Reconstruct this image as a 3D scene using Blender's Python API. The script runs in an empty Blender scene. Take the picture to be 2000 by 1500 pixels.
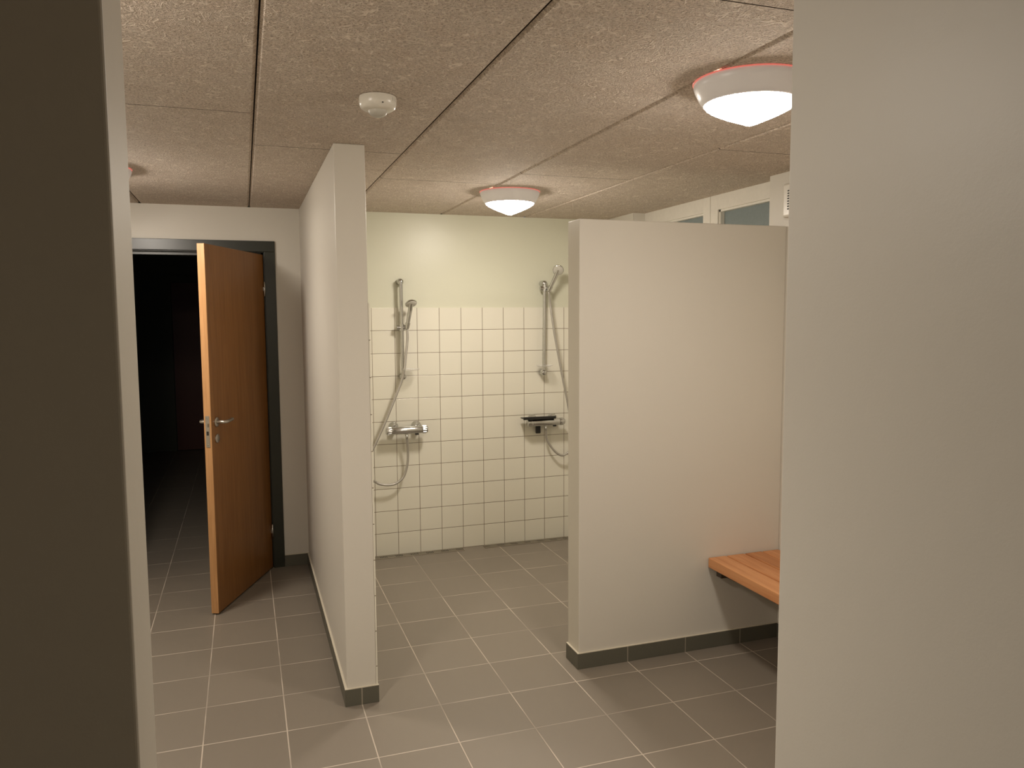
import bpy, bmesh, math, random
from mathutils import Vector, Matrix
random.seed(4)
SC = bpy.context.scene
COL = SC.collection
PI = math.pi

# ------------------------------------------------------------------ camera, world, exposure
CAM_H = 1.6228
cd = bpy.data.cameras.new('camera'); cam = bpy.data.objects.new('camera', cd); COL.objects.link(cam)
cd.sensor_fit = 'HORIZONTAL'; cd.sensor_width = 36.0; cd.lens = 36.0 * 1525.79 / 2000.0
cd.clip_start = 0.02
_r = Vector((0.945875, -0.324475, -0.00597)); _u = Vector((0.034136, 0.08118, 0.996115)); _w = Vector((0.32273, 0.942404, -0.087863))
M = Matrix.Identity(4)
for i in range(3):
    M[i][0] = _r[i]; M[i][1] = _u[i]; M[i][2] = -_w[i]
M[2][3] = CAM_H
cam.matrix_world = M
SC.camera = cam
world = bpy.data.worlds.new('night'); SC.world = world; world.use_nodes = True
bg = world.node_tree.nodes['Background']; bg.inputs[0].default_value = (0.20, 0.26, 0.32, 1); bg.inputs[1].default_value = 0.25
SC.view_settings.view_transform = 'Standard'; SC.view_settings.look = 'None'
SC.view_settings.gamma = 1.0; SC.view_settings.use_curve_mapping = False
SC.view_settings.exposure = 1.85
SC.cycles.use_denoising = True; SC.cycles.use_adaptive_sampling = True; SC.cycles.adaptive_threshold = 0.02
SC.cycles.max_bounces = 8; SC.cycles.diffuse_bounces = 5; SC.cycles.glossy_bounces = 4
SC.cycles.transmission_bounces = 6; SC.cycles.sample_clamp_indirect = 4.0
SC.cycles.caustics_reflective = False; SC.cycles.caustics_refractive = False
LAMP_POWER = {'A': 27.0, 'B': 34.0, 'C': 32.0, 'D': 38.0}     # emission strength of the lamp diffusers
LAMP_COL = (1.0, 0.90, 0.79)

# ------------------------------------------------------------------ measures (metres)
H = 2.30          # ceiling
D = 5.19          # back wall
XR = 2.495        # right wall
PX0, PX1, PY = 0.357, 0.480, 3.19       # centre partition
QX, QY0, QY1, QZ = 1.406, 3.182, 3.31, 2.042   # low partition
FX, FY = 0.7262, 3.3753                 # floor tile grid
FS, FT = 0.3087, 0.3060
WS = 0.1525                             # wall tile pitch
WX = 0.9518

# ------------------------------------------------------------------ node helpers
def mat(name):
    m = bpy.data.materials.new(name); m.use_nodes = True
    nt = m.node_tree; b = nt.nodes['Principled BSDF']
    return m, nt, b
def nd(nt, t, **kw):
    n = nt.nodes.new(t)
    for k, v in kw.items(): setattr(n, k, v)
    return n
def mth(nt, op, a, b=None, c=None, clamp=False):
    n = nt.nodes.new('ShaderNodeMath'); n.operation = op; n.use_clamp = clamp
    for i, x in enumerate((a, b, c)):
        if x is None: continue
        if isinstance(x, (int, float)): n.inputs[i].default_value = x
        else: nt.links.new(x, n.inputs[i])
    return n.outputs[0]
def objco(nt):
    return nt.nodes.new('ShaderNodeTexCoord').outputs['Object']
def mixc(nt, f, a, b):
    n = nt.nodes.new('ShaderNodeMix'); n.data_type = 'RGBA'
    for s, x in ((0, f), (6, a), (7, b)):
        if isinstance(x, (int, float)): n.inputs[s].default_value = x
        elif isinstance(x, tuple): n.inputs[s].default_value = (*x, 1) if len(x) == 3 else x
        else: nt.links.new(x, n.inputs[s])
    return n.outputs[2]
def noise(nt, vec, scale, detail=2, rough=.5, dist=0.0):
    n = nt.nodes.new('ShaderNodeTexNoise'); n.inputs['Scale'].default_value = scale
    n.inputs['Detail'].default_value = detail; n.inputs['Roughness'].default_value = rough
    n.inputs['Distortion'].default_value = dist
    nt.links.new(vec, n.inputs['Vector']); return n.outputs['Fac']
def mapping(nt, vec, sc=(1, 1, 1), loc=(0, 0, 0), rot=(0, 0, 0)):
    n = nt.nodes.new('ShaderNodeMapping'); nt.links.new(vec, n.inputs[0])
    n.inputs['Scale'].default_value = sc; n.inputs['Location'].default_value = loc; n.inputs['Rotation'].default_value = rot
    return n.outputs[0]
def ramp(nt, f, a, b, sa=0.0, sb=1.0):
    n = nt.nodes.new('ShaderNodeMapRange'); n.interpolation_type = 'SMOOTHSTEP'
    n.inputs[1].default_value = a; n.inputs[2].default_value = b; n.inputs[3].default_value = sa; n.inputs[4].default_value = sb
    nt.links.new(f, n.inputs[0]); return n.outputs[0]
def bump(nt, b, h, strength=.3, dist=.001):
    n = nt.nodes.new('ShaderNodeBump'); n.inputs['Strength'].default_value = strength; n.inputs['Distance'].default_value = dist
    nt.links.new(h, n.inputs['Height']); nt.links.new(n.outputs[0], b.inputs['Normal'])
def simple(name, col, rough=.5, metal=0.0, spec=.5, nscale=None, nbump=.1, ndist=.0005):
    m, nt, b = mat(name)
    b.inputs['Roughness'].default_value = rough; b.inputs['Metallic'].default_value = metal
    b.inputs['Specular IOR Level'].default_value = spec
    v = objco(nt)
    f = noise(nt, v, nscale or 40, 3)
    c2 = tuple(min(1, x * 1.06) for x in col); c1 = tuple(x * .94 for x in col)
    nt.links.new(mixc(nt, f, c1, c2), b.inputs['Base Color'])
    if nscale: bump(nt, b, f, nbump, ndist)
    return m

# ------------------------------------------------------------------ materials
def m_paint(name, col, rough=.42):
    m, nt, b = mat(name)
    v = objco(nt)
    big = noise(nt, v, 1.3, 2)
    c1 = tuple(x * .965 for x in col); c2 = tuple(min(1, x * 1.03) for x in col)
    nt.links.new(mixc(nt, big, c1, c2), b.inputs['Base Color'])
    b.inputs['Roughness'].default_value = rough; b.inputs['Specular IOR Level'].default_value = .35
    f1 = noise(nt, v, 260, 2, .6); f2 = noise(nt, v, 18, 2)
    bump(nt, b, mth(nt, 'ADD', mth(nt, 'MULTIPLY', f1, .35), mth(nt, 'MULTIPLY', f2, 2.0)), .28, .0011)
    return m
M_WALL = m_paint('wall_paint', (0.655, 0.625, 0.555))
M_WALL_G = m_paint('wall_paint_shower', (0.66, 0.66, 0.53), .35)

def tilemask(nt, c, origin, pitch, half):
    """distance (m) to the nearest joint line along one coordinate -> 1 in the joint"""
    t = mth(nt, 'DIVIDE', mth(nt, 'SUBTRACT', c, origin), pitch)
    fr = mth(nt, 'SUBTRACT', t, mth(nt, 'ROUND', t))
    d = mth(nt, 'MULTIPLY', mth(nt, 'ABSOLUTE', fr), pitch)
    return d, mth(nt, 'FLOOR', t)
def m_tiles(name, ax, org, pitch, half, soft, tile, grout, rough, var, bdist, patchy=0.0, sheen=.5):
    m, nt, b = mat(name)
    v = objco(nt)
    s = nt.nodes.new('ShaderNodeSeparateXYZ'); nt.links.new(v, s.inputs[0])
    d1, i1 = tilemask(nt, s.outputs[ax[0]], org[0], pitch[0], half)
    d2, i2 = tilemask(nt, s.outputs[ax[1]], org[1], pitch[1], half)
    dm = mth(nt, 'MINIMUM', d1, d2)
    g = ramp(nt, dm, half, half + soft, 1.0, 0.0)
    cx = nt.nodes.new('ShaderNodeCombineXYZ'); nt.links.new(i1, cx.inputs[0]); nt.links.new(i2, cx.inputs[1])
    wn = nt.nodes.new('ShaderNodeTexWhiteNoise'); wn.noise_dimensions = '2D'; nt.links.new(cx.outputs[0], wn.inputs['Vector'])
    c1 = tuple(x * (1 - var) for x in tile); c2 = tuple(x * (1 + var) for x in tile)
    tc = mixc(nt, wn.outputs['Value'], c1, c2)
    sp = noise(nt, v, 420, 2, .7)
    tc = mixc(nt, mth(nt, 'MULTIPLY', sp, patchy), tc, tuple(x * .45 for x in tile))
    if patchy:
        gn = noise(nt, v, 3.1, 2)
        gm = ramp(nt, gn, .36, .62, .35, 1.0)
        gf = mth(nt, 'MULTIPLY', g, gm)
    else: gf = g
    nt.links.new(mixc(nt, gf, tc, grout), b.inputs['Base Color'])
    b.inputs['Specular IOR Level'].default_value = sheen
    rr = mth(nt, 'ADD', rough, mth(nt, 'MULTIPLY', g, .3)); nt.links.new(rr, b.inputs['Roughness'])
    edge = ramp(nt, dm, half, half + soft * 2.2, 0.0, 1.0)
    wav = noise(nt, v, 9, 1)
    hgt = mth(nt, 'ADD', edge, mth(nt, 'MULTIPLY', wav, .5))
    if patchy: hgt = mth(nt, 'ADD', hgt, mth(nt, 'MULTIPLY', sp, .25))
    bump(nt, b, hgt, .5, bdist)
    return m
M_FLOOR = m_tiles('floor_tiles', (0, 1), (FX, FY), (FS, FT), .0014, .0016, (0.232, 0.200, 0.160), (0.52, 0.45, 0.37), .42, .05, .0012, .25)
M_WTILE = m_tiles('wall_tiles', (0, 2), (WX, 0.0), (WS, WS), .0010, .0008, (0.77, 0.745, 0.635), (0.15, 0.10, 0.055), .16, .02, .0016)
M_PTILE = m_tiles('partition_tiles', (1, 2), (D, 0.0), (WS, WS), .0010, .0008, (0.77, 0.745, 0.635), (0.15, 0.10, 0.055), .16, .02, .0016)
def m_base(name, ax, org):
    m, nt, b = mat(name); v = objco(nt)
    s = nt.nodes.new('ShaderNodeSeparateXYZ'); nt.links.new(v, s.inputs[0])
    d, i = tilemask(nt, s.outputs[ax], org, FS if ax == 0 else FT, 0)
    g = ramp(nt, d, .0016, .0032, 1, 0)
    sp = noise(nt, v, 300, 2)
    tc = mixc(nt, sp, (0.095, 0.092, 0.070), (0.125, 0.120, 0.092))
    nt.links.new(mixc(nt, g, tc, (0.30, 0.265, 0.21)), b.inputs['Base Color'])
    b.inputs['Roughness'].default_value = .42
    return m
M_BASEX = m_base('baseboard_tiles_across', 0, FX); M_BASEY = m_base('baseboard_tiles_deep', 1, FY)
M_GROUT = simple('pale_grout', (0.62, 0.57, 0.46), .8)

def m_woodwool():
    m, nt, b = mat('wood_wool')
    v = objco(nt)
    hs = []
    for k, (sc, band, off, rot) in enumerate([(13, 11, 0, 0), (15, 12, 7.3, .9), (17, 11, 13.1, 2.0), (20, 10, 21.7, 2.8), (26, 9, 31.7, .4), (31, 8, 43.7, 1.5)]):
        vv = mapping(nt, v, (1, 1, 1), (off, off * .7, off * .3), (0, 0, rot))
        n = noise(nt, vv, sc, 1.0, .5, .6)
        w = mth(nt, 'ABSOLUTE', mth(nt, 'SINE', mth(nt, 'MULTIPLY', n, band * PI)))
        line = ramp(nt, w, .0, .46, 1.0, 0.0)
        brk = ramp(nt, noise(nt, vv, 11, 1), .44, .54, 0.0, 1.0)
        hs.append(mth(nt, 'MULTIPLY', line, brk))
    h = hs[0]
    for q in hs[1:]: h = mth(nt, 'MAXIMUM', h, q)
    pit = noise(nt, v, 150, 3, .7)
    dark = ramp(nt, pit, .36, .50, 1.0, 0.0)
    base = mixc(nt, ramp(nt, noise(nt, v, 120, 3, .7), .3, .7), (0.52, 0.43, 0.35), (0.79, 0.68, 0.58))
    c = mixc(nt, mth(nt, 'MULTIPLY', h, .62), base, (0.92, 0.83, 0.72))
    c = mixc(nt, mth(nt, 'MULTIPLY', mth(nt, 'SUBTRACT', 1.0, h, clamp=True), mth(nt, 'MULTIPLY', dark, .70)), c, (0.20, 0.145, 0.10))
    nt.links.new(c, b.inputs['Base Color'])
    b.inputs['Roughness'].default_value = .85; b.inputs['Specular IOR Level'].default_value = .2
    hh = mth(nt, 'ADD', mth(nt, 'MULTIPLY', h, 1.0), mth(nt, 'MULTIPLY', pit, 1.6))
    bump(nt, b, hh, .8, .003)
    return m
M_CEIL = m_woodwool()
M_GAP_SHADE = simple('ceiling_gap_shade', (0.07, 0.05, 0.035), .9)

def m_wood(name, c1, c2, along, rough=.4, sc=1.0, knots=False):
    m, nt, b = mat(name); v = objco(nt)
    s = [26 * sc, 26 * sc, 26 * sc]; s[along] = 1.6 * sc
    vv = mapping(nt, v, tuple(s))
    g = noise(nt, vv, 1.6, 5, .6, 1.4)
    s2 = [160.0] * 3; s2[along] = 5.0
    f = noise(nt, mapping(nt, v, tuple(s2)), 1.0, 2)
    t = mth(nt, 'ADD', mth(nt, 'MULTIPLY', g, .75), mth(nt, 'MULTIPLY', f, .25))
    c = mixc(nt, ramp(nt, t, .32, .68), c1, c2)
    if knots:
        vo = nt.nodes.new('ShaderNodeTexVoronoi'); vo.inputs['Scale'].default_value = 1.0
        ks = [9.0] * 3; ks[along] = 4.0
        nt.links.new(mapping(nt, v, tuple(ks)), vo.inputs['Vector'])
        k = ramp(nt, vo.outputs['Distance'], .03, .085, 1, 0)
        c = mixc(nt, k, c, (0.10, 0.035, 0.012))
    nt.links.new(c, b.inputs['Base Color']); b.inputs['Roughness'].default_value = rough
    bump(nt, b, t, .15, .0006)
    return m
M_DOOR = m_wood('beech_veneer_shaded', (0.22, 0.092, 0.022), (0.30, 0.135, 0.038), 2, .38, .6)  # same beech as the edge, colour darkened for the unlit face
M_DOOREDGE = m_wood('beech_edge', (0.46, 0.235, 0.090), (0.58, 0.315, 0.135), 2, .45)
M_PINE = m_wood('pine', (0.53, 0.215, 0.078), (0.68, 0.325, 0.140), 1, .42, .5, True)
M_PINE2 = m_wood('pine_red', (0.42, 0.155, 0.05), (0.60, 0.27, 0.10), 1, .42, .5, True)
M_FRAME = simple('dark_green_paint', (0.017, 0.019, 0.011), .32, nscale=220, nbump=.08)
M_CHROME = simple('chrome', (0.56, 0.56, 0.54), .16, 1.0)
M_STEEL = simple('brushed_steel', (0.55, 0.52, 0.46), .32, 1.0)
M_WPLAST = simple('white_plastic', (0.72, 0.69, 0.61), .28)
M_GPLAST = simple('grey_plastic', (0.50, 0.48, 0.42), .35)
M_BLACK = simple('black_rubber', (0.012, 0.011, 0.010), .4)
M_DKPL = simple('dark_hole', (0.02, 0.018, 0.015), .6)
M_BRACK = simple('brown_bracket', (0.05, 0.035, 0.022), .5)
M_WFRAME = simple('window_frame_paint', (0.72, 0.69, 0.62), .35)
M_DRAIN = simple('drain_steel', (0.42, 0.38, 0.31), .38, .8)
def m_hose():
    m, nt, b = mat('shower_hose'); v = objco(nt)
    s = nt.nodes.new('ShaderNodeSeparateXYZ'); nt.links.new(v, s.inputs[0])
    w = mth(nt, 'SINE', mth(nt, 'MULTIPLY', mth(nt, 'ADD', s.outputs[2], s.outputs[0]), 1500))
    b.inputs['Base Color'].default_value = (0.52, 0.50, 0.46, 1); b.inputs['Metallic'].default_value = .75; b.inputs['Roughness'].default_value = .33
    bump(nt, b, w, .3, .0006)
    return m
M_HOSE = m_hose()
def m_clear():
    m, nt, b = mat('clear_plastic')
    b.inputs['Base Color'].default_value = (0.80, 0.79, 0.75, 1); b.inputs['Alpha'].default_value = .22
    b.inputs['Roughness'].default_value = .10
    return m
M_CLEAR = m_clear()
def m_frost():
    m, nt, b = mat('night_window_glass'); v = objco(nt)
    nt.links.new(mixc(nt, noise(nt, v, 60, 2), (0.24, 0.29, 0.29), (0.29, 0.34, 0.34)), b.inputs['Base Color'])
    b.inputs['Roughness'].default_value = .22; b.inputs['Transmission Weight'].default_value = .25
    return m
M_GLASS = m_frost()
def m_emit(name, col, strength, base=None):
    m, nt, b = mat(name)
    b.inputs['Base Color'].default_value = (*(base or col), 1)
    b.inputs['Emission Color'].default_value = (*col, 1); b.inputs['Emission Strength'].default_value = strength
    b.inputs['Roughness'].default_value = .3
    return m
M_LENS = {k: m_emit('lamp_diffuser', LAMP_COL, p, (0.8, 0.8, 0.78)) for k, p in LAMP_POWER.items()}
M_HOUSE = m_emit('lamp_housing', (1.0, 0.90, 0.86), 0.030, (0.66, 0.63, 0.58))
M_RED = m_emit('lamp_red_ring', (1.0, 0.27, 0.22), 0.11, (0.7, 0.16, 0.11))
M_DARKWALL = simple('dark_room_paint_shaded', (0.07, 0.07, 0.04), .6)  # the unlit room's darkness is put into this colour
M_REDDOOR = simple('far_door_veneer_shaded', (0.10, 0.022, 0.008), .5)  # door colour darkened as well, for the lack of light there

# ------------------------------------------------------------------ mesh helpers
def bx(bm, x0, x1, y0, y1, z0, z1, mi=0):
    r = bmesh.ops.create_cube(bm, size=1.0)
    vs = r['verts']
    for v in vs:
        v.co = Vector(((x0 + x1) / 2 + v.co.x * (x1 - x0), (y0 + y1) / 2 + v.co.y * (y1 - y0), (z0 + z1) / 2 + v.co.z * (z1 - z0)))
    for f in {f for v in vs for f in v.link_faces}: f.material_index = mi
    return vs
def bxb(bm, x0, x1, y0, y1, z0, z1, bev, seg=2, mi=0):
    vs = bx(bm, x0, x1, y0, y1, z0, z1, mi)
    es = list({e for v in vs for e in v.link_edges})
    bmesh.ops.bevel(bm, geom=es, offset=bev, segments=seg, affect='EDGES', profile=.5)
def frame_axes(d):
    d = Vector(d).normalized()
    a = Vector((0, 0, 1)) if abs(d.z) < .9 else Vector((1, 0, 0))
    x = d.cross(a).normalized(); return x, d.cross(x).normalized()
def tube(bm, pts, r, n=14, cap=True, mi=0):
    pts = [Vector(p) for p in pts]
    rs = r if isinstance(r, (list, tuple)) else [r] * len(pts)
    rings = []; x = None
    for i, p in enumerate(pts):
        d = (pts[min(i + 1, len(pts) - 1)] - pts[max(i - 1, 0)]).normalized()
        if x is None: x, y = frame_axes(d)
        else:
            x = (x - d * x.dot(d)).normalized(); y = d.cross(x)
        rings.append([bm.verts.new(p + (x * math.cos(2 * PI * k / n) + y * math.sin(2 * PI * k / n)) * rs[i]) for k in range(n)])
    for a, b in zip(rings, rings[1:]):
        for k in range(n):
            f = bm.faces.new((a[k], a[(k + 1) % n], b[(k + 1) % n], b[k])); f.smooth = True; f.material_index = mi
    if cap:
        for ring in (rings[0][::-1], rings[-1]):
            f = bm.faces.new(ring); f.material_index = mi
def spline(pts, sub=8):
    P = [Vector(p) for p in pts]; P = [P[0] * 2 - P[1]] + P + [P[-1] * 2 - P[-2]]
    out = []
    for i in range(1, len(P) - 2):
        for s in range(sub):
            t = s / sub; a, b, c, d = P[i - 1:i + 3]
            out.append(.5 * ((2 * b) + (c - a) * t + (2 * a - 5 * b + 4 * c - d) * t * t + (3 * b - a - 3 * c + d) * t ** 3))
    out.append(P[-2]); return out
def lathe(bm, prof, origin, axis=(0, 0, 1), n=48, smooth=True, closed_ends=True, sharp=()):
    """prof: list of (r, h) along the axis"""
    o = Vector(origin); w = Vector(axis).normalized(); x, y = frame_axes(w)
    rings = []
    for (r, h) in prof:
        if r < 1e-6: rings.append([bm.verts.new(o + w * h)])
        else: rings.append([bm.verts.new(o + w * h + (x * math.cos(2 * PI * k / n) + y * math.sin(2 * PI * k / n)) * r) for k in range(n)])
    for a, b in zip(rings, rings[1:]):
        for k in range(n):
            A = (a[0],) if len(a) == 1 else (a[k], a[(k + 1) % n])
            B = (b[0],) if len(b) == 1 else (b[(k + 1) % n], b[k])
            if len(A) + len(B) >= 3:
                f = bm.faces.new(A + B); f.smooth = smooth
    if closed_ends:
        for ring in (rings[0], rings[-1]):
            if len(ring) > 1: bm.faces.new(ring)
def link(name, bm, m, parent=None, **props):
    bmesh.ops.recalc_face_normals(bm, faces=bm.faces[:])
    me = bpy.data.meshes.new(name); bm.to_mesh(me); bm.free()
    for mm in (m if isinstance(m, (list, tuple)) else [m]): me.materials.append(mm)
    o = bpy.data.objects.new(name, me); COL.objects.link(o)
    if parent: o.parent = parent
    for k, v in props.items(): o[k] = v
    return o
def autosharp(o, ang=35):
    me = o.data; bm = bmesh.new(); bm.from_mesh(me)
    for e in bm.edges:
        if len(e.link_faces) == 2 and e.calc_face_angle(0) > math.radians(ang): e.smooth = False
    bm.to_mesh(me); bm.free(); return o
def B(): return bmesh.new()
def thing(name, label, cat, loc=(0, 0, 0), group=None, kind=None):
    o = bpy.data.objects.new(name, None); COL.objects.link(o); o.location = loc; o.empty_display_size = .1
    if label: o['label'] = label
    if cat: o['category'] = cat
    if group: o['group'] = group
    if kind: o['kind'] = kind
    return o
def box_obj(name, dims, m, parent=None, bev=0, **props):
    bm = B()
    if bev: bxb(bm, *dims, bev)
    else: bx(bm, *dims)
    return link(name, bm, m, parent, **props)
S = dict(kind='structure')

# ------------------------------------------------------------------ shell
XL = -1.75                      # left side of the changing room
box_obj('floor', (-2.6, 3.0, -1.45, 10.6, -0.12, 0.0), M_FLOOR, **S)

# ceiling: wood wool panels 0.61 x 2.42, chamfered on their long edges, under a dark slab
def ceiling():
    bm = B()
    xs = [-1.77 + .0, -1.165, -0.561, 0.058, 0.663, 1.283, 1.878, 2.495]
    firstj = {(-1.77): 2.0, (-1.165): 1.2, (-0.561): 2.815, 0.058: 3.322, 0.663: 3.935, 1.283: 3.615, 1.878: 2.845}
    Lp = 2.42
    for a, b in zip(xs, xs[1:]):
        j = firstj[a]
        while j > -1.4: j -= Lp
        while j < D:
            y0, y1 = max(j, -1.40), min(j + Lp, D + .02)
            if y1 - y0 > .05:
                x0, x1 = a + .002, b - .002
                if b > 2.4: x1 = XR + .13
                ya, yb = y0 + .0022, y1 - .0022
                c = .010; z0, z1 = H, H + .028
                vs = []
                for (X0, X1, Z) in ((x0 + c, x1 - c, z0), (x0, x1, z0 + c * .9), (x0, x1, z1)):
                    vs.append([bm.verts.new(p) for p in ((X0, ya, Z), (X1, ya, Z), (X1, yb, Z), (X0, yb, Z))])
                bm.faces.new(vs[0][::-1]); bm.faces.new(vs[2])
                for p, q in zip(vs, vs[1:]):
                    for k in range(4): bm.faces.new((p[k], p[(k + 1) % 4], q[(k + 1) % 4], q[k]))
            j += Lp
    bx(bm, -1.9, 2.75, -1.42, D + .1, H + .0285, H + .10, 1)
    bm.normal_update()
    for f in bm.faces:
        if abs(f.normal.z) < .3: f.material_index = 1  # panel edges coloured dark to stand for the shade in the joints
    return link('ceiling', bm, [M_CEIL, M_GAP_SHADE], **S)
ceiling()

# back wall with the doorway; the opening is X -0.70 .. 0.20 (frame outside), Z 0 .. 2.095
DX0, DX1, DZ = -0.775, 0.203, 2.093
bm = B()
bx(bm, XL - .12, DX0 + .03, D, D + .12, 0, H)
bx(bm, DX1 - .03, PX1 - .02, D, D + .12, 0, H)
bx(bm, DX0 + .03, DX1 - .03, D, D + .12, DZ - .03, H)
link('wall_back', bm, M_WALL, **S)
wbs = box_obj('wall_back_shower', (PX1 - .02, 2.75, D + .004, D + .124, 0, H), M_WALL_G, **S)
# the tiled field, 11 rows high
box_obj('wall_tiles', (PX1, XR, D - .004, D + .006, 0.0, 11 * WS - .002), M_WTILE, wbs)

bm = B(); bxb(bm, PX0, PX1, PY, D, 0, H, .004)
wp = link('wall_partition_centre', bm, M_WALL, **S)
box_obj('wall_tiles', (PX1, PX1 + .006, PY + .001, D - .004, 0.0, 11 * WS - .002), M_PTILE, wp)
bm = B(); bxb(bm, QX, XR, QY0, QY1, 0, QZ, .004)
wq = link('wall_partition_low', bm, M_WALL, **S)
# right wall with the window recess (Y 3.317 .. 4.763)
RY0, RY1, RXW = 3.317, 4.763, 2.62
bm = B()
bx(bm, XR, XR + .24, .78, RY0, 0, H); bx(bm, XR, XR + .24, RY1, D + .004, 0, H); bx(bm, XR, XR + .24, RY0, RY1, 0, 1.72)
link('wall_right', bm, M_WALL, **S)
box_obj('wall_left', (XL - .12, XL, .78, D, 0, H), M_WALL, **S)
# the wall the photograph is taken through
JY0, JY1, JX = 0.785, 0.912, -0.1070
bm = B(); bxb(bm, XL, JX, JY0, JY1, 0, H, .0035, 3); link('wall_front_left', bm, M_WALL, **S)
bm = B(); bxb(bm, .7185, XR, JY0, JY1, 0, H, .002); link('wall_front_right', bm, M_WALL, **S)
VX = .7175
bm = B(); bxb(bm, VX, VX + .12, -.7, .914, 0, H, .0035, 3); link('wall_vestibule_right', bm, M_WALL, **S)
box_obj('wall_vestibule_left', (-.85, -.75, -.7, .784, 0, H), M_WALL, **S)  # unseen wall, drawn in close to bounce light onto the left front wall
box_obj('wall_vestibule_back', (-.85, .84, -.82, -.7, 0, H), M_WALL, **S)  # unseen as well, moved closer so bounced light stays in the vestibule
# the dark room behind the open door
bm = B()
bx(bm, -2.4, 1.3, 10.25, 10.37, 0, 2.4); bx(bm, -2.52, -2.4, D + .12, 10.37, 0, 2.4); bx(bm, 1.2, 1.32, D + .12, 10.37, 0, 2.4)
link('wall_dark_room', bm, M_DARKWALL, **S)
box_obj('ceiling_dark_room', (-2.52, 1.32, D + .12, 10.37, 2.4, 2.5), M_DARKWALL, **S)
d2 = thing('door_2', 'closed red brown door at the far end of the dark room', None, kind='structure')
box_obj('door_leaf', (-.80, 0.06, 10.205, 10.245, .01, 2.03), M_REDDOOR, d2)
bm = B(); bx(bm, -.89, -.81, 10.19, 10.249, 0, 2.11); bx(bm, .07, .15, 10.19, 10.249, 0, 2.11); bx(bm, -.81, .07, 10.19, 10.249, 2.04, 2.11)
link('door_frame', bm, M_DARKWALL, d2)

# baseboards (dark tile skirting with a pale grout line on top)
BH = .073; BT = .009
def baseboard(name, segs):
    bm = B()
    for (x0, x1, y0, y1) in segs:
        mi = 0 if (x1 - x0) > (y1 - y0) else 1
        bx(bm, x0, x1, y0, y1, 0.0005, BH, mi)
        g = .0
        bx(bm, x0 + g, x1 - g, y0 + g, y1 - g, BH, BH + .003, 2)
    link(name, bm, [M_BASEX, M_BASEY, M_GROUT], **S)
baseboard('baseboard_back', [(DX1 + .001, PX0, D - BT, D), (XL, DX0 - .001, D - BT, D)])
baseboard('baseboard_partition_centre', [(PX0 - BT, PX0, PY, D - BT), (PX0 - BT, PX1 + .009, PY - BT, PY)])
baseboard('baseboard_partition_low', [(QX - BT, XR, QY0 - BT, QY0), (QX - BT, QX, QY0, QY1)])
baseboard('baseboard_right', [(XR - BT, XR, .915, QY0 - BT)])
baseboard('baseboard_left', [(XL, XL + BT, .915, D - BT)])

# ------------------------------------------------------------------ door_1: frame, open leaf, handles
d1 = thing('door_1', 'open beech door in a dark green frame, left of the centre partition', None, (0, 0, 0), kind='structure')
def door_frame():
    bm = B()
    W = .066; yF = D - .014
    for (x0, x1) in ((DX0, DX0 + W), (DX1 - W, DX1)):      # face architraves
        bxb(bm, x0, x1, yF, D + .002, 0, DZ - W, .002)
    bxb(bm, DX0, DX1, yF, D + .002, DZ - W, DZ, .002)
    # jamb lining with a rebate
    bx(bm, DX0 + .03, DX0 + W + .004, D + .002, D + .125, 0, DZ - W); bx(bm, DX1 - W - .004, DX1 - .03, D + .002, D + .125, 0, DZ - W)
    bx(bm, DX0 + .03, DX1 - .03, D + .002, D + .125, DZ - W - .004, DZ - .03)
    bx(bm, DX0 + W + .004, DX0 + W + .018, D + .045, D + .125, 0, DZ - W - .004); bx(bm, DX1 - W - .018, DX1 - W - .004, D + .045, D + .125, 0, DZ - W - .004)
    bx(bm, DX0 + W + .004, DX1 - W - .004, D + .045, D + .125, DZ - W - .024, DZ - W - .004)
    return link('door_frame', bm, M_FRAME, d1)
door_frame()
# leaf: local x from hinge (0) to free edge (LW), local y thickness, built then turned about the hinge
HX, HY = DX1 - .066 - .008, D - .012
LW, LT, LZ0, LZ1 = .800, .040, .008, 2.008
ang = math.atan2(4.452 - HY, -.176 - HX)
def dl(o):
    o.rotation_euler = (0, 0, ang); o.location = (HX, HY, 0)
bm = B()
bxb(bm, 0, LW - .006, -LT, 0, LZ0, LZ1, .0015)
leaf = link('door_leaf', bm, M_DOOR, d1); dl(leaf)
bm = B(); bxb(bm, LW - .006, LW, -LT, 0, LZ0, LZ1, .0015)
link('edge_band', bm, M_DOOREDGE, leaf)
bm = B()
bxb(bm, LW, LW + .0016, -.031, -.009, .925, 1.095, .0006)
for z in (.938, 1.082): lathe(bm, [(.0032, 0), (.0032, .0006), (0, .0008)], (LW + .0016, -.02, z), (1, 0, 0), 12)
link('lock_plate', bm, M_STEEL, leaf)
bm = B(); bx(bm, LW + .0016, LW + .0022, -.026, -.014, .990, 1.012); link('strike_hole', bm, M_DKPL, leaf)
bm = B(); bx(bm, LW + .0016, LW + .011, -.025, -.015, 1.035, 1.055); link('latch', bm, M_STEEL, leaf)
for side in (-1, 1):                  # -1 is the face turned to the camera's right
    y0 = -LT if side < 0 else 0.0
    hx, hz = LW - .062, 1.055
    bm = B()
    lathe(bm, [(.026, 0), (.026, .005), (.023, .007), (0, .007)], (hx, y0, hz), (0, side, 0), 28)
    path = spline([(hx, y0 + side * .004, hz), (hx, y0 + side * .038, hz), (hx - .012, y0 + side * .050, hz), (hx - .040, y0 + side * .052, hz + .001), (hx - .092, y0 + side * .050, hz + .005)], 6)
    tube(bm, path, .0092, 14)
    autosharp(link('lever_handle', bm, M_STEEL, leaf))
    bm = B(); lathe(bm, [(.024, 0), (.024, .005), (.021, .007), (0, .007)], (hx, y0, .965), (0, side, 0), 28)
    autosharp(link('key_rosette', bm, M_STEEL, leaf))
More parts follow.
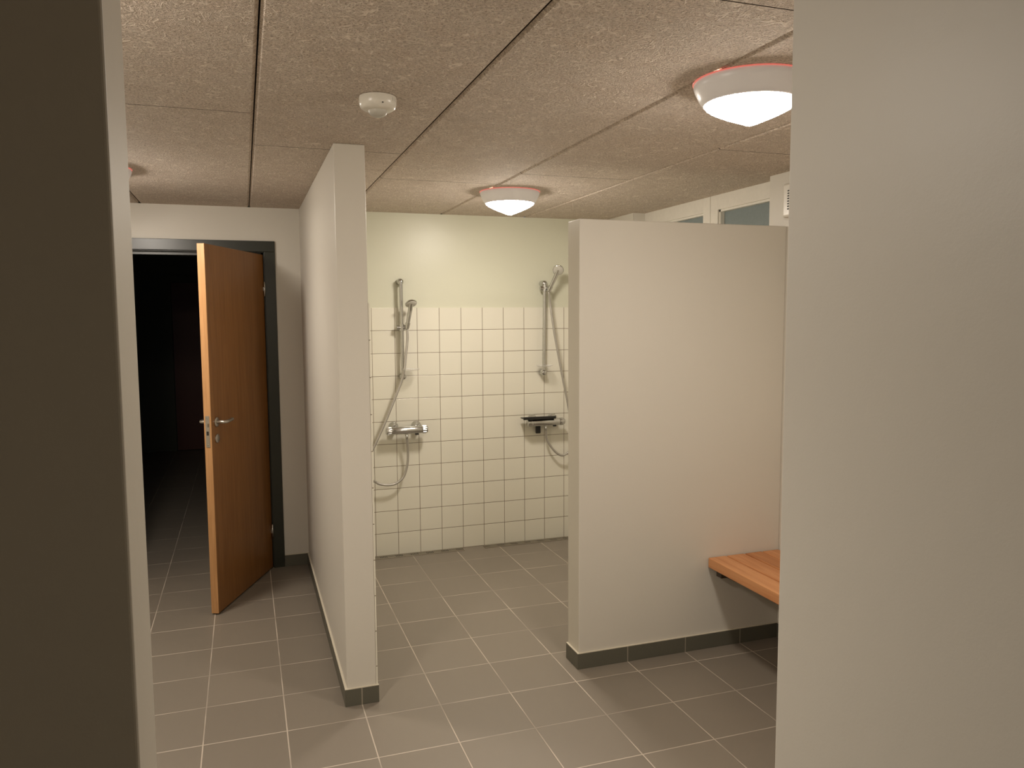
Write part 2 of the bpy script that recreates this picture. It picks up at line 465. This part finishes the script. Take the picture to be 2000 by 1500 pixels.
for z in (.245, 1.795):
    bm = B(); tube(bm, [(HX + .004, HY - .012, z - .045), (HX + .004, HY - .012, z + .045)], .0065, 14)
    bx(bm, HX - .018, HX + .004, HY - .010, HY - .007, z - .012, z + .012)
    link('hinge', bm, M_CHROME, d1)

# ------------------------------------------------------------------ windows high in the right wall
def window(name, y0, y1, glass_y):
    w = thing(name, None, None, kind='structure')
    bm = B(); z0, z1 = 1.74, H; x0, x1 = RXW - .035, RXW + .03; t = .072; tt = .085
    gy0, gy1 = glass_y
    bxb(bm, x0, x1, y0, gy0, z0, z1, .002); bxb(bm, x0, x1, gy1, y1, z0, z1, .002)
    bxb(bm, x0, x1, gy0, gy1, z1 - tt, z1, .002); bxb(bm, x0, x1, gy0, gy1, z0, z0 + t, .002)
    for (a, b, c, d) in ((gy0, gy0 + .012, z0 + t, z1 - tt), (gy1 - .012, gy1, z0 + t, z1 - tt), (gy0, gy1, z1 - tt - .012, z1 - tt), (gy0, gy1, z0 + t, z0 + t + .012)):
        bx(bm, x0 + .012, x1 - .012, a, b, c, d)
    link('window_frame', bm, M_WFRAME, w)
    box_obj('window_pane', (RXW + .004, RXW + .012, gy0, gy1, z0 + t, z1 - tt), M_GLASS, w)
    return w
window('window_1', 3.982, RY1, (4.055, 4.655))
window('window_2', RY0, 3.978, (3.36, 3.905))
box_obj('trim_1', (XR - .004, RXW - .035, RY0, RY1, 1.72, 1.738), M_WFRAME, **S)   # window sill

# ------------------------------------------------------------------ ceiling lamps
def lamp(key, loc, label):
    x, y = loc
    t = thing('ceiling_lamp', label, 'lamp', (x, y, H), 'round ceiling lamps')
    bm = B(); lathe(bm, [(.158, 0), (.163, -.004), (.164, -.012), (.160, -.024), (.149, -.046), (.1385, -.063), (.134, -.0655), (.1325, -.060), (.05, -.050)], (0, 0, 0), (0, 0, 1), 72, closed_ends=False)
    autosharp(link('housing', bm, M_HOUSE, t), 50)
    bm = B(); lathe(bm, [(.150, 0), (.1665, -.0003), (.1673, -.0014), (.1665, -.0028), (.160, -.0030)], (0, 0, 0), (0, 0, 1), 72, closed_ends=False)
    link('accent_ring', bm, M_RED, t, label='thin glowing orange red ring against the ceiling')
    bm = B(); lathe(bm, [(.1310, -.058), (.1325, -.0655), (.1295, -.0705), (.120, -.0780), (.100, -.0885), (.070, -.1020), (.040, -.1140), (.016, -.1235), (.006, -.1265), (0, -.127)], (0, 0, 0), (0, 0, 1), 72, closed_ends=False)
    link('diffuser', bm, M_LENS[key], t, label='bright white cone shaped diffuser')
    return t
lamp('A', (1.43, 2.0), 'bright round ceiling lamp nearest the viewer, partly behind the near right wall')
lamp('B', (1.415, 4.15), 'small looking round ceiling lamp over the shower, beyond the low partition')
lamp('C', (-.626, 4.03), 'ceiling lamp near the open door, only its red rim peeking past the left wall')
lamp('D', (-.62, 1.70), 'round ceiling lamp hidden behind the near left wall, brightening the ceiling beside it')

# ------------------------------------------------------------------ detector on the ceiling
det = thing('smoke_detector', 'white round detector on the ceiling in front of the centre partition', 'smoke detector', (.418, 2.49, H))
bm = B(); lathe(bm, [(.050, 0), (.0565, -.002), (.058, -.010), (.0575, -.024), (.053, -.036), (.044, -.042), (.028, -.0435), (0, -.0435)], (0, 0, 0), (0, 0, 1), 56, closed_ends=False)
autosharp(link('body', bm, M_WPLAST, det), 50)
bm = B(); lathe(bm, [(.030, -.0415), (.029, -.048), (.024, -.056), (.014, -.061), (0, -.0625)], (0, 0, 0), (0, 0, 1), 40, closed_ends=False)
link('lens_dome', bm, M_GPLAST, det)
bm = B(); lathe(bm, [(.0022, 0), (.0022, .001), (0, .0012)], (.006, -.0555, -.030), (.1, -1, -.25), 12); link('indicator', bm, M_DKPL, det)
bm = B()
for k in range(3):
    a = math.radians(-48 + k * 9)
    p = Vector((math.cos(a) * .0572, math.sin(a) * .0572, -.020)); q = p + Vector((0, 0, .010)); tube(bm, [p, q], .0012, 6)
link('vent_slot', bm, M_GPLAST, det)

# ------------------------------------------------------------------ bench
bn = thing('bench', 'wooden slatted wall bench beside the low partition and right wall', 'bench', (0, 0, 0))
BX = [2.080, 2.184, 2.288, 2.390, 2.488]
mats = [M_PINE, M_PINE, M_PINE2, M_PINE]
for k in range(4):
    bm = B(); bxb(bm, BX[k] + .003, BX[k + 1] - .003, .96 + .001 * k, 3.176, .404, .452, .004)
    link('slat', bm, mats[k], bn)
for y in (3.12, 2.1, 1.15):
    bm = B(); bx(bm, 2.12, XR - .008, y, y + .04, .362, .4035); bx(bm, XR - .014, XR - .008, y, y + .04, .18, .4035)
    tube(bm, [(2.16, y + .02, .37), (XR - .020, y + .02, .20)], .012, 8)
    link('bracket', bm, M_BRACK, bn)

# ------------------------------------------------------------------ ventilator on the right wall
vt = thing('wall_ventilator', 'white box shaped ventilator on the right wall above the bench', 'ventilator', (XR, 3.07, 2.15))
bm = B(); bxb(bm, -.052, 0, -.11, .085, -.075, .085, .012, 3); link('cover', bm, M_WPLAST, vt)
bm = B()
for k in range(8): bx(bm, -.0535, -.0515, -.07, .045, -.04 + k * .012, -.034 + k * .012)
link('grille', bm, M_DKPL, vt)

# ------------------------------------------------------------------ showers
YW = D - .004          # tile face
def shower(label, rail_x, rail_z, slider_z, hand, hose, valve, outlet_x, dish_dx, dish_r):
    t = thing('shower_set', label, 'shower', (0, 0, 0), 'shower sets on the tiled wall')
    yr = YW - .050
    z0, z1 = rail_z
    bm = B(); tube(bm, [(rail_x[0], yr, z0), (rail_x[1], yr, z1)], .0122, 20); autosharp(link('slide_rail', bm, M_CHROME, t))
    for z, x in ((z0 + .004, rail_x[0]), (z1 - .004, rail_x[1])):
        bm = B(); lathe(bm, [(.021, 0), (.021, .030), (.0215, .045), (.019, .060), (.012, .067), (0, .069)], (x, YW if z < 11 * WS else YW + .0085, z), (0, -1, 0), 32)
        autosharp(link('rail_bracket', bm, M_CHROME, t), 50)
    xs = rail_x[0] + (rail_x[1] - rail_x[0]) * (slider_z - z0) / (z1 - z0)
    bm = B(); tube(bm, [(xs, yr, slider_z - .021), (xs, yr, slider_z + .021)], .0200, 24)
    tube(bm, [(xs - .034, yr, slider_z), (xs + .030, yr - .006, slider_z)], [.0165, .0140], 20)
    a, b_ = Vector(hand[0]), Vector(hand[1]); d = (b_ - a).normalized()
    tube(bm, [Vector((xs + .016, yr - .004, slider_z)), a + d * .005], .010, 16)
    tube(bm, [a - d * .014, a + d * .018], [.0145, .0165], 20)
    autosharp(link('slider_clamp', bm, M_CHROME, t), 50)
    # handset
    neck = b_; face_c = Vector(hand[2]); fn = Vector(hand[3]).normalized()
    bm = B()
    path = spline([a - d * .022, a + d * .03, a.lerp(neck, .6), neck, face_c - fn * .004], 6)
    n = len(path); tube(bm, path, [.0125 + .003 * (i / n) for i in range(n)], 18)
    hr = .0385
    lathe(bm, [(0, -.020), (.016, -.019), (.028, -.013), (hr, -.003), (hr, .004), (hr - .003, .006)], face_c, fn, 40, closed_ends=False)
    hs = autosharp(link('hand_shower', bm, M_CHROME, t), 50)
    bm = B(); lathe(bm, [(hr - .003, .006), (hr - .005, .008), (.01, .009), (0, .009)], face_c, fn, 40); link('spray_face', bm, M_GPLAST, hs)
    # soap dish
    bm = B(); zc = z0 + .050; cx = rail_x[0] + dish_dx
    lathe(bm, [(0, -.004), (dish_r - .014, -.004), (dish_r - .003, .001), (dish_r, .009), (dish_r - .003, .009), (dish_r - .0055, .003), (dish_r - .015, -.001), (0, -.001)], (cx, yr - .030, zc), (0, 0, 1), 44, closed_ends=False)
    autosharp(link('soap_dish', bm, M_CLEAR, t), 60)
    # mixer valve
    vx0, vx1, vz = valve
    yv = YW - .080
    bm = B(); L = vx1 - vx0
    lathe(bm, [(.0245, .040), (.0258, .044), (.0262, L * .5 - .03), (.0280, L * .5), (.0262, L * .5 + .03), (.0258, L - .044), (.0245, L - .040)], (vx0, yv, vz), (1, 0, 0), 40)
    tube(bm, [(outlet_x, yv, vz - .018), (outlet_x, yv, vz - .032)], .011, 18)
    body = autosharp(link('mixer_valve', bm, M_CHROME, t), 50)
    for s, x in ((1, vx0), (-1, vx1)):
        bm = B(); lathe(bm, [(0, 0), (.021, 0), (.0238, .003), (.0252, .012), (.0252, .032), (.0238, .0385), (.018, .0385)], (x, yv, vz), (s, 0, 0), 36)
        for k in range(12):
            aa = 2 * PI * k / 12
            tube(bm, [(x + s * .010, yv + math.cos(aa) * .0250, vz + math.sin(aa) * .0250), (x + s * .034, yv + math.cos(aa) * .0250, vz + math.sin(aa) * .0250)], .0018, 6)
        autosharp(link('control_knob', bm, M_CHROME, body), 50)
    for x in (vx0 + .062, vx1 - .062):
        bm = B(); lathe(bm, [(.034, 0), (.034, .008), (.030, .020), (.022, .028), (.018, .055)], (x, YW, vz + .016), (0, -1, 0), 32)
        tube(bm, [(x, YW - .030, vz + .016), (x, yv, vz + .004)], .017, 18)
        autosharp(link('wall_rosette', bm, M_CHROME, body), 50)
    bm = B(); bxb(bm, vx1 - .085, vx1 - .063, yv - .010, yv + .008, vz - .034, vz - .021, .002); link('stop_button', bm, M_BLACK, body)
    # hose
    pts = [a - d * .022] + [Vector(p) for p in hose] + [Vector((outlet_x, yv, vz - .045)), Vector((outlet_x, yv, vz - .030))]
    bm = B(); tube(bm, spline(pts, 8), .0082, 14); link('hose', bm, M_HOSE, t)
    bm = B(); tube(bm, [(outlet_x, yv, vz - .030), (outlet_x, yv, vz - .058)], [.011, .0085], 16); link('hose_nut', bm, M_CHROME, body)
    return t
yh = D - .085
shower('left shower set with its hand shower low on the rail, next to the centre partition', (.994, .989), (1.214, 1.850), 1.545,
       [(1.022, yh - .005, 1.558), (1.038, yh - .02, 1.660), (1.040, yh - .045, 1.702), (.10, -.55, -.83)],
       [(1.021, yh, 1.47), (1.008, yh, 1.36), (.996, yh - .005, 1.27), (.975, yh, 1.19), (.934, yh, 1.088), (.866, yh, .931), (.793, yh, .778), (.745, yh, .68), (.738, yh, .60), (.765, yh, .548), (.794, D - .07, .526), (.824, D - .07, .509), (.879, D - .065, .498), (.934, D - .065, .507), (.983, D - .065, .549), (1.010, D - .065, .634), (1.014, D - .066, .721)],
       (.868, 1.147, .863), 1.005, .045, .060)
shower('right shower set with its hand shower raised at the rail top, beside the low partition', (1.997, 2.005), (1.214, 1.846), 1.808,
       [(2.024, yh - .02, 1.805), (2.055, yh - .055, 1.893), (2.064, yh - .075, 1.930), (-.30, -.80, -.52)],
       [(2.035, yh, 1.70), (2.043, yh, 1.641), (2.066, yh, 1.497), (2.097, yh, 1.334), (2.134, yh, 1.151), (2.162, yh, 1.022), (2.185, yh, .900), (2.205, yh, .78), (2.205, D - .07, .69), (2.182, D - .065, .640), (2.136, D - .065, .618), (2.089, D - .065, .639), (2.041, D - .065, .694), (2.012, D - .065, .751)],
       (1.862, 2.140, .868), 1.999, -.005, .060)
sq = thing('squeegee', 'black squeegee lying on the right shower mixer with its handle hanging down', 'squeegee', (0, 0, 0))
bm = B(); bxb(bm, 1.825, 2.062, YW - .106, YW - .036, .8975, .9045, .002); bx(bm, 1.822, 2.064, YW - .112, YW - .105, .894, .912)
link('blade', bm, M_BLACK, sq)
bm = B(); tube(bm, spline([(1.963, YW - .040, .899), (1.9635, YW - .030, .885), (1.9635, YW - .022, .86), (1.962, YW - .022, .80)], 5), .005, 8)
bxb(bm, 1.944, 1.979, YW - .034, YW - .014, .782, .856, .005)
link('handle', bm, M_BLACK, sq)

# ------------------------------------------------------------------ linear drains at the foot of the tiled wall
def drain(x0, x1, label):
    t = thing('linear_drain', label, 'drain', (0, 0, 0), 'linear drains under the tiled wall')
    y0, y1 = D - .075, D - .012
    bm = B(); zt = .0035
    bx(bm, x0, x1, y0, y0 + .010, 0.0003, zt); bx(bm, x0, x1, y1 - .010, y1, 0.0003, zt)
    n = int((x1 - x0) / .05); p = (x1 - x0) / n
    for k in range(n):
        a = x0 + k * p
        if k % 2 == 0:
            for q in range(5): bx(bm, a + q * p / 5 + p * .11, a + (q + 1) * p / 5, y0 + .010, y1 - .010, 0.0003, zt)
            bx(bm, a, a + .001, y0 + .01, y1 - .01, .0003, zt)
        else:
            for q in range(3): bx(bm, a, a + p, y0 + .010 + q * .0145, y0 + .010 + q * .0145 + .0095, 0.0003, zt)
            bx(bm, a, a + .004, y0 + .01, y1 - .01, .0003, zt); bx(bm, a + p - .004, a + p, y0 + .01, y1 - .01, .0003, zt)
    link('grate', bm, M_DRAIN, t)
    box_obj('channel', (x0, x1, y0, y1, .00005, .0005), M_DKPL, t)
drain(.50, 1.400, 'slotted steel floor drain under the left shower')
drain(1.548, 2.45, 'slotted steel floor drain under the right shower')
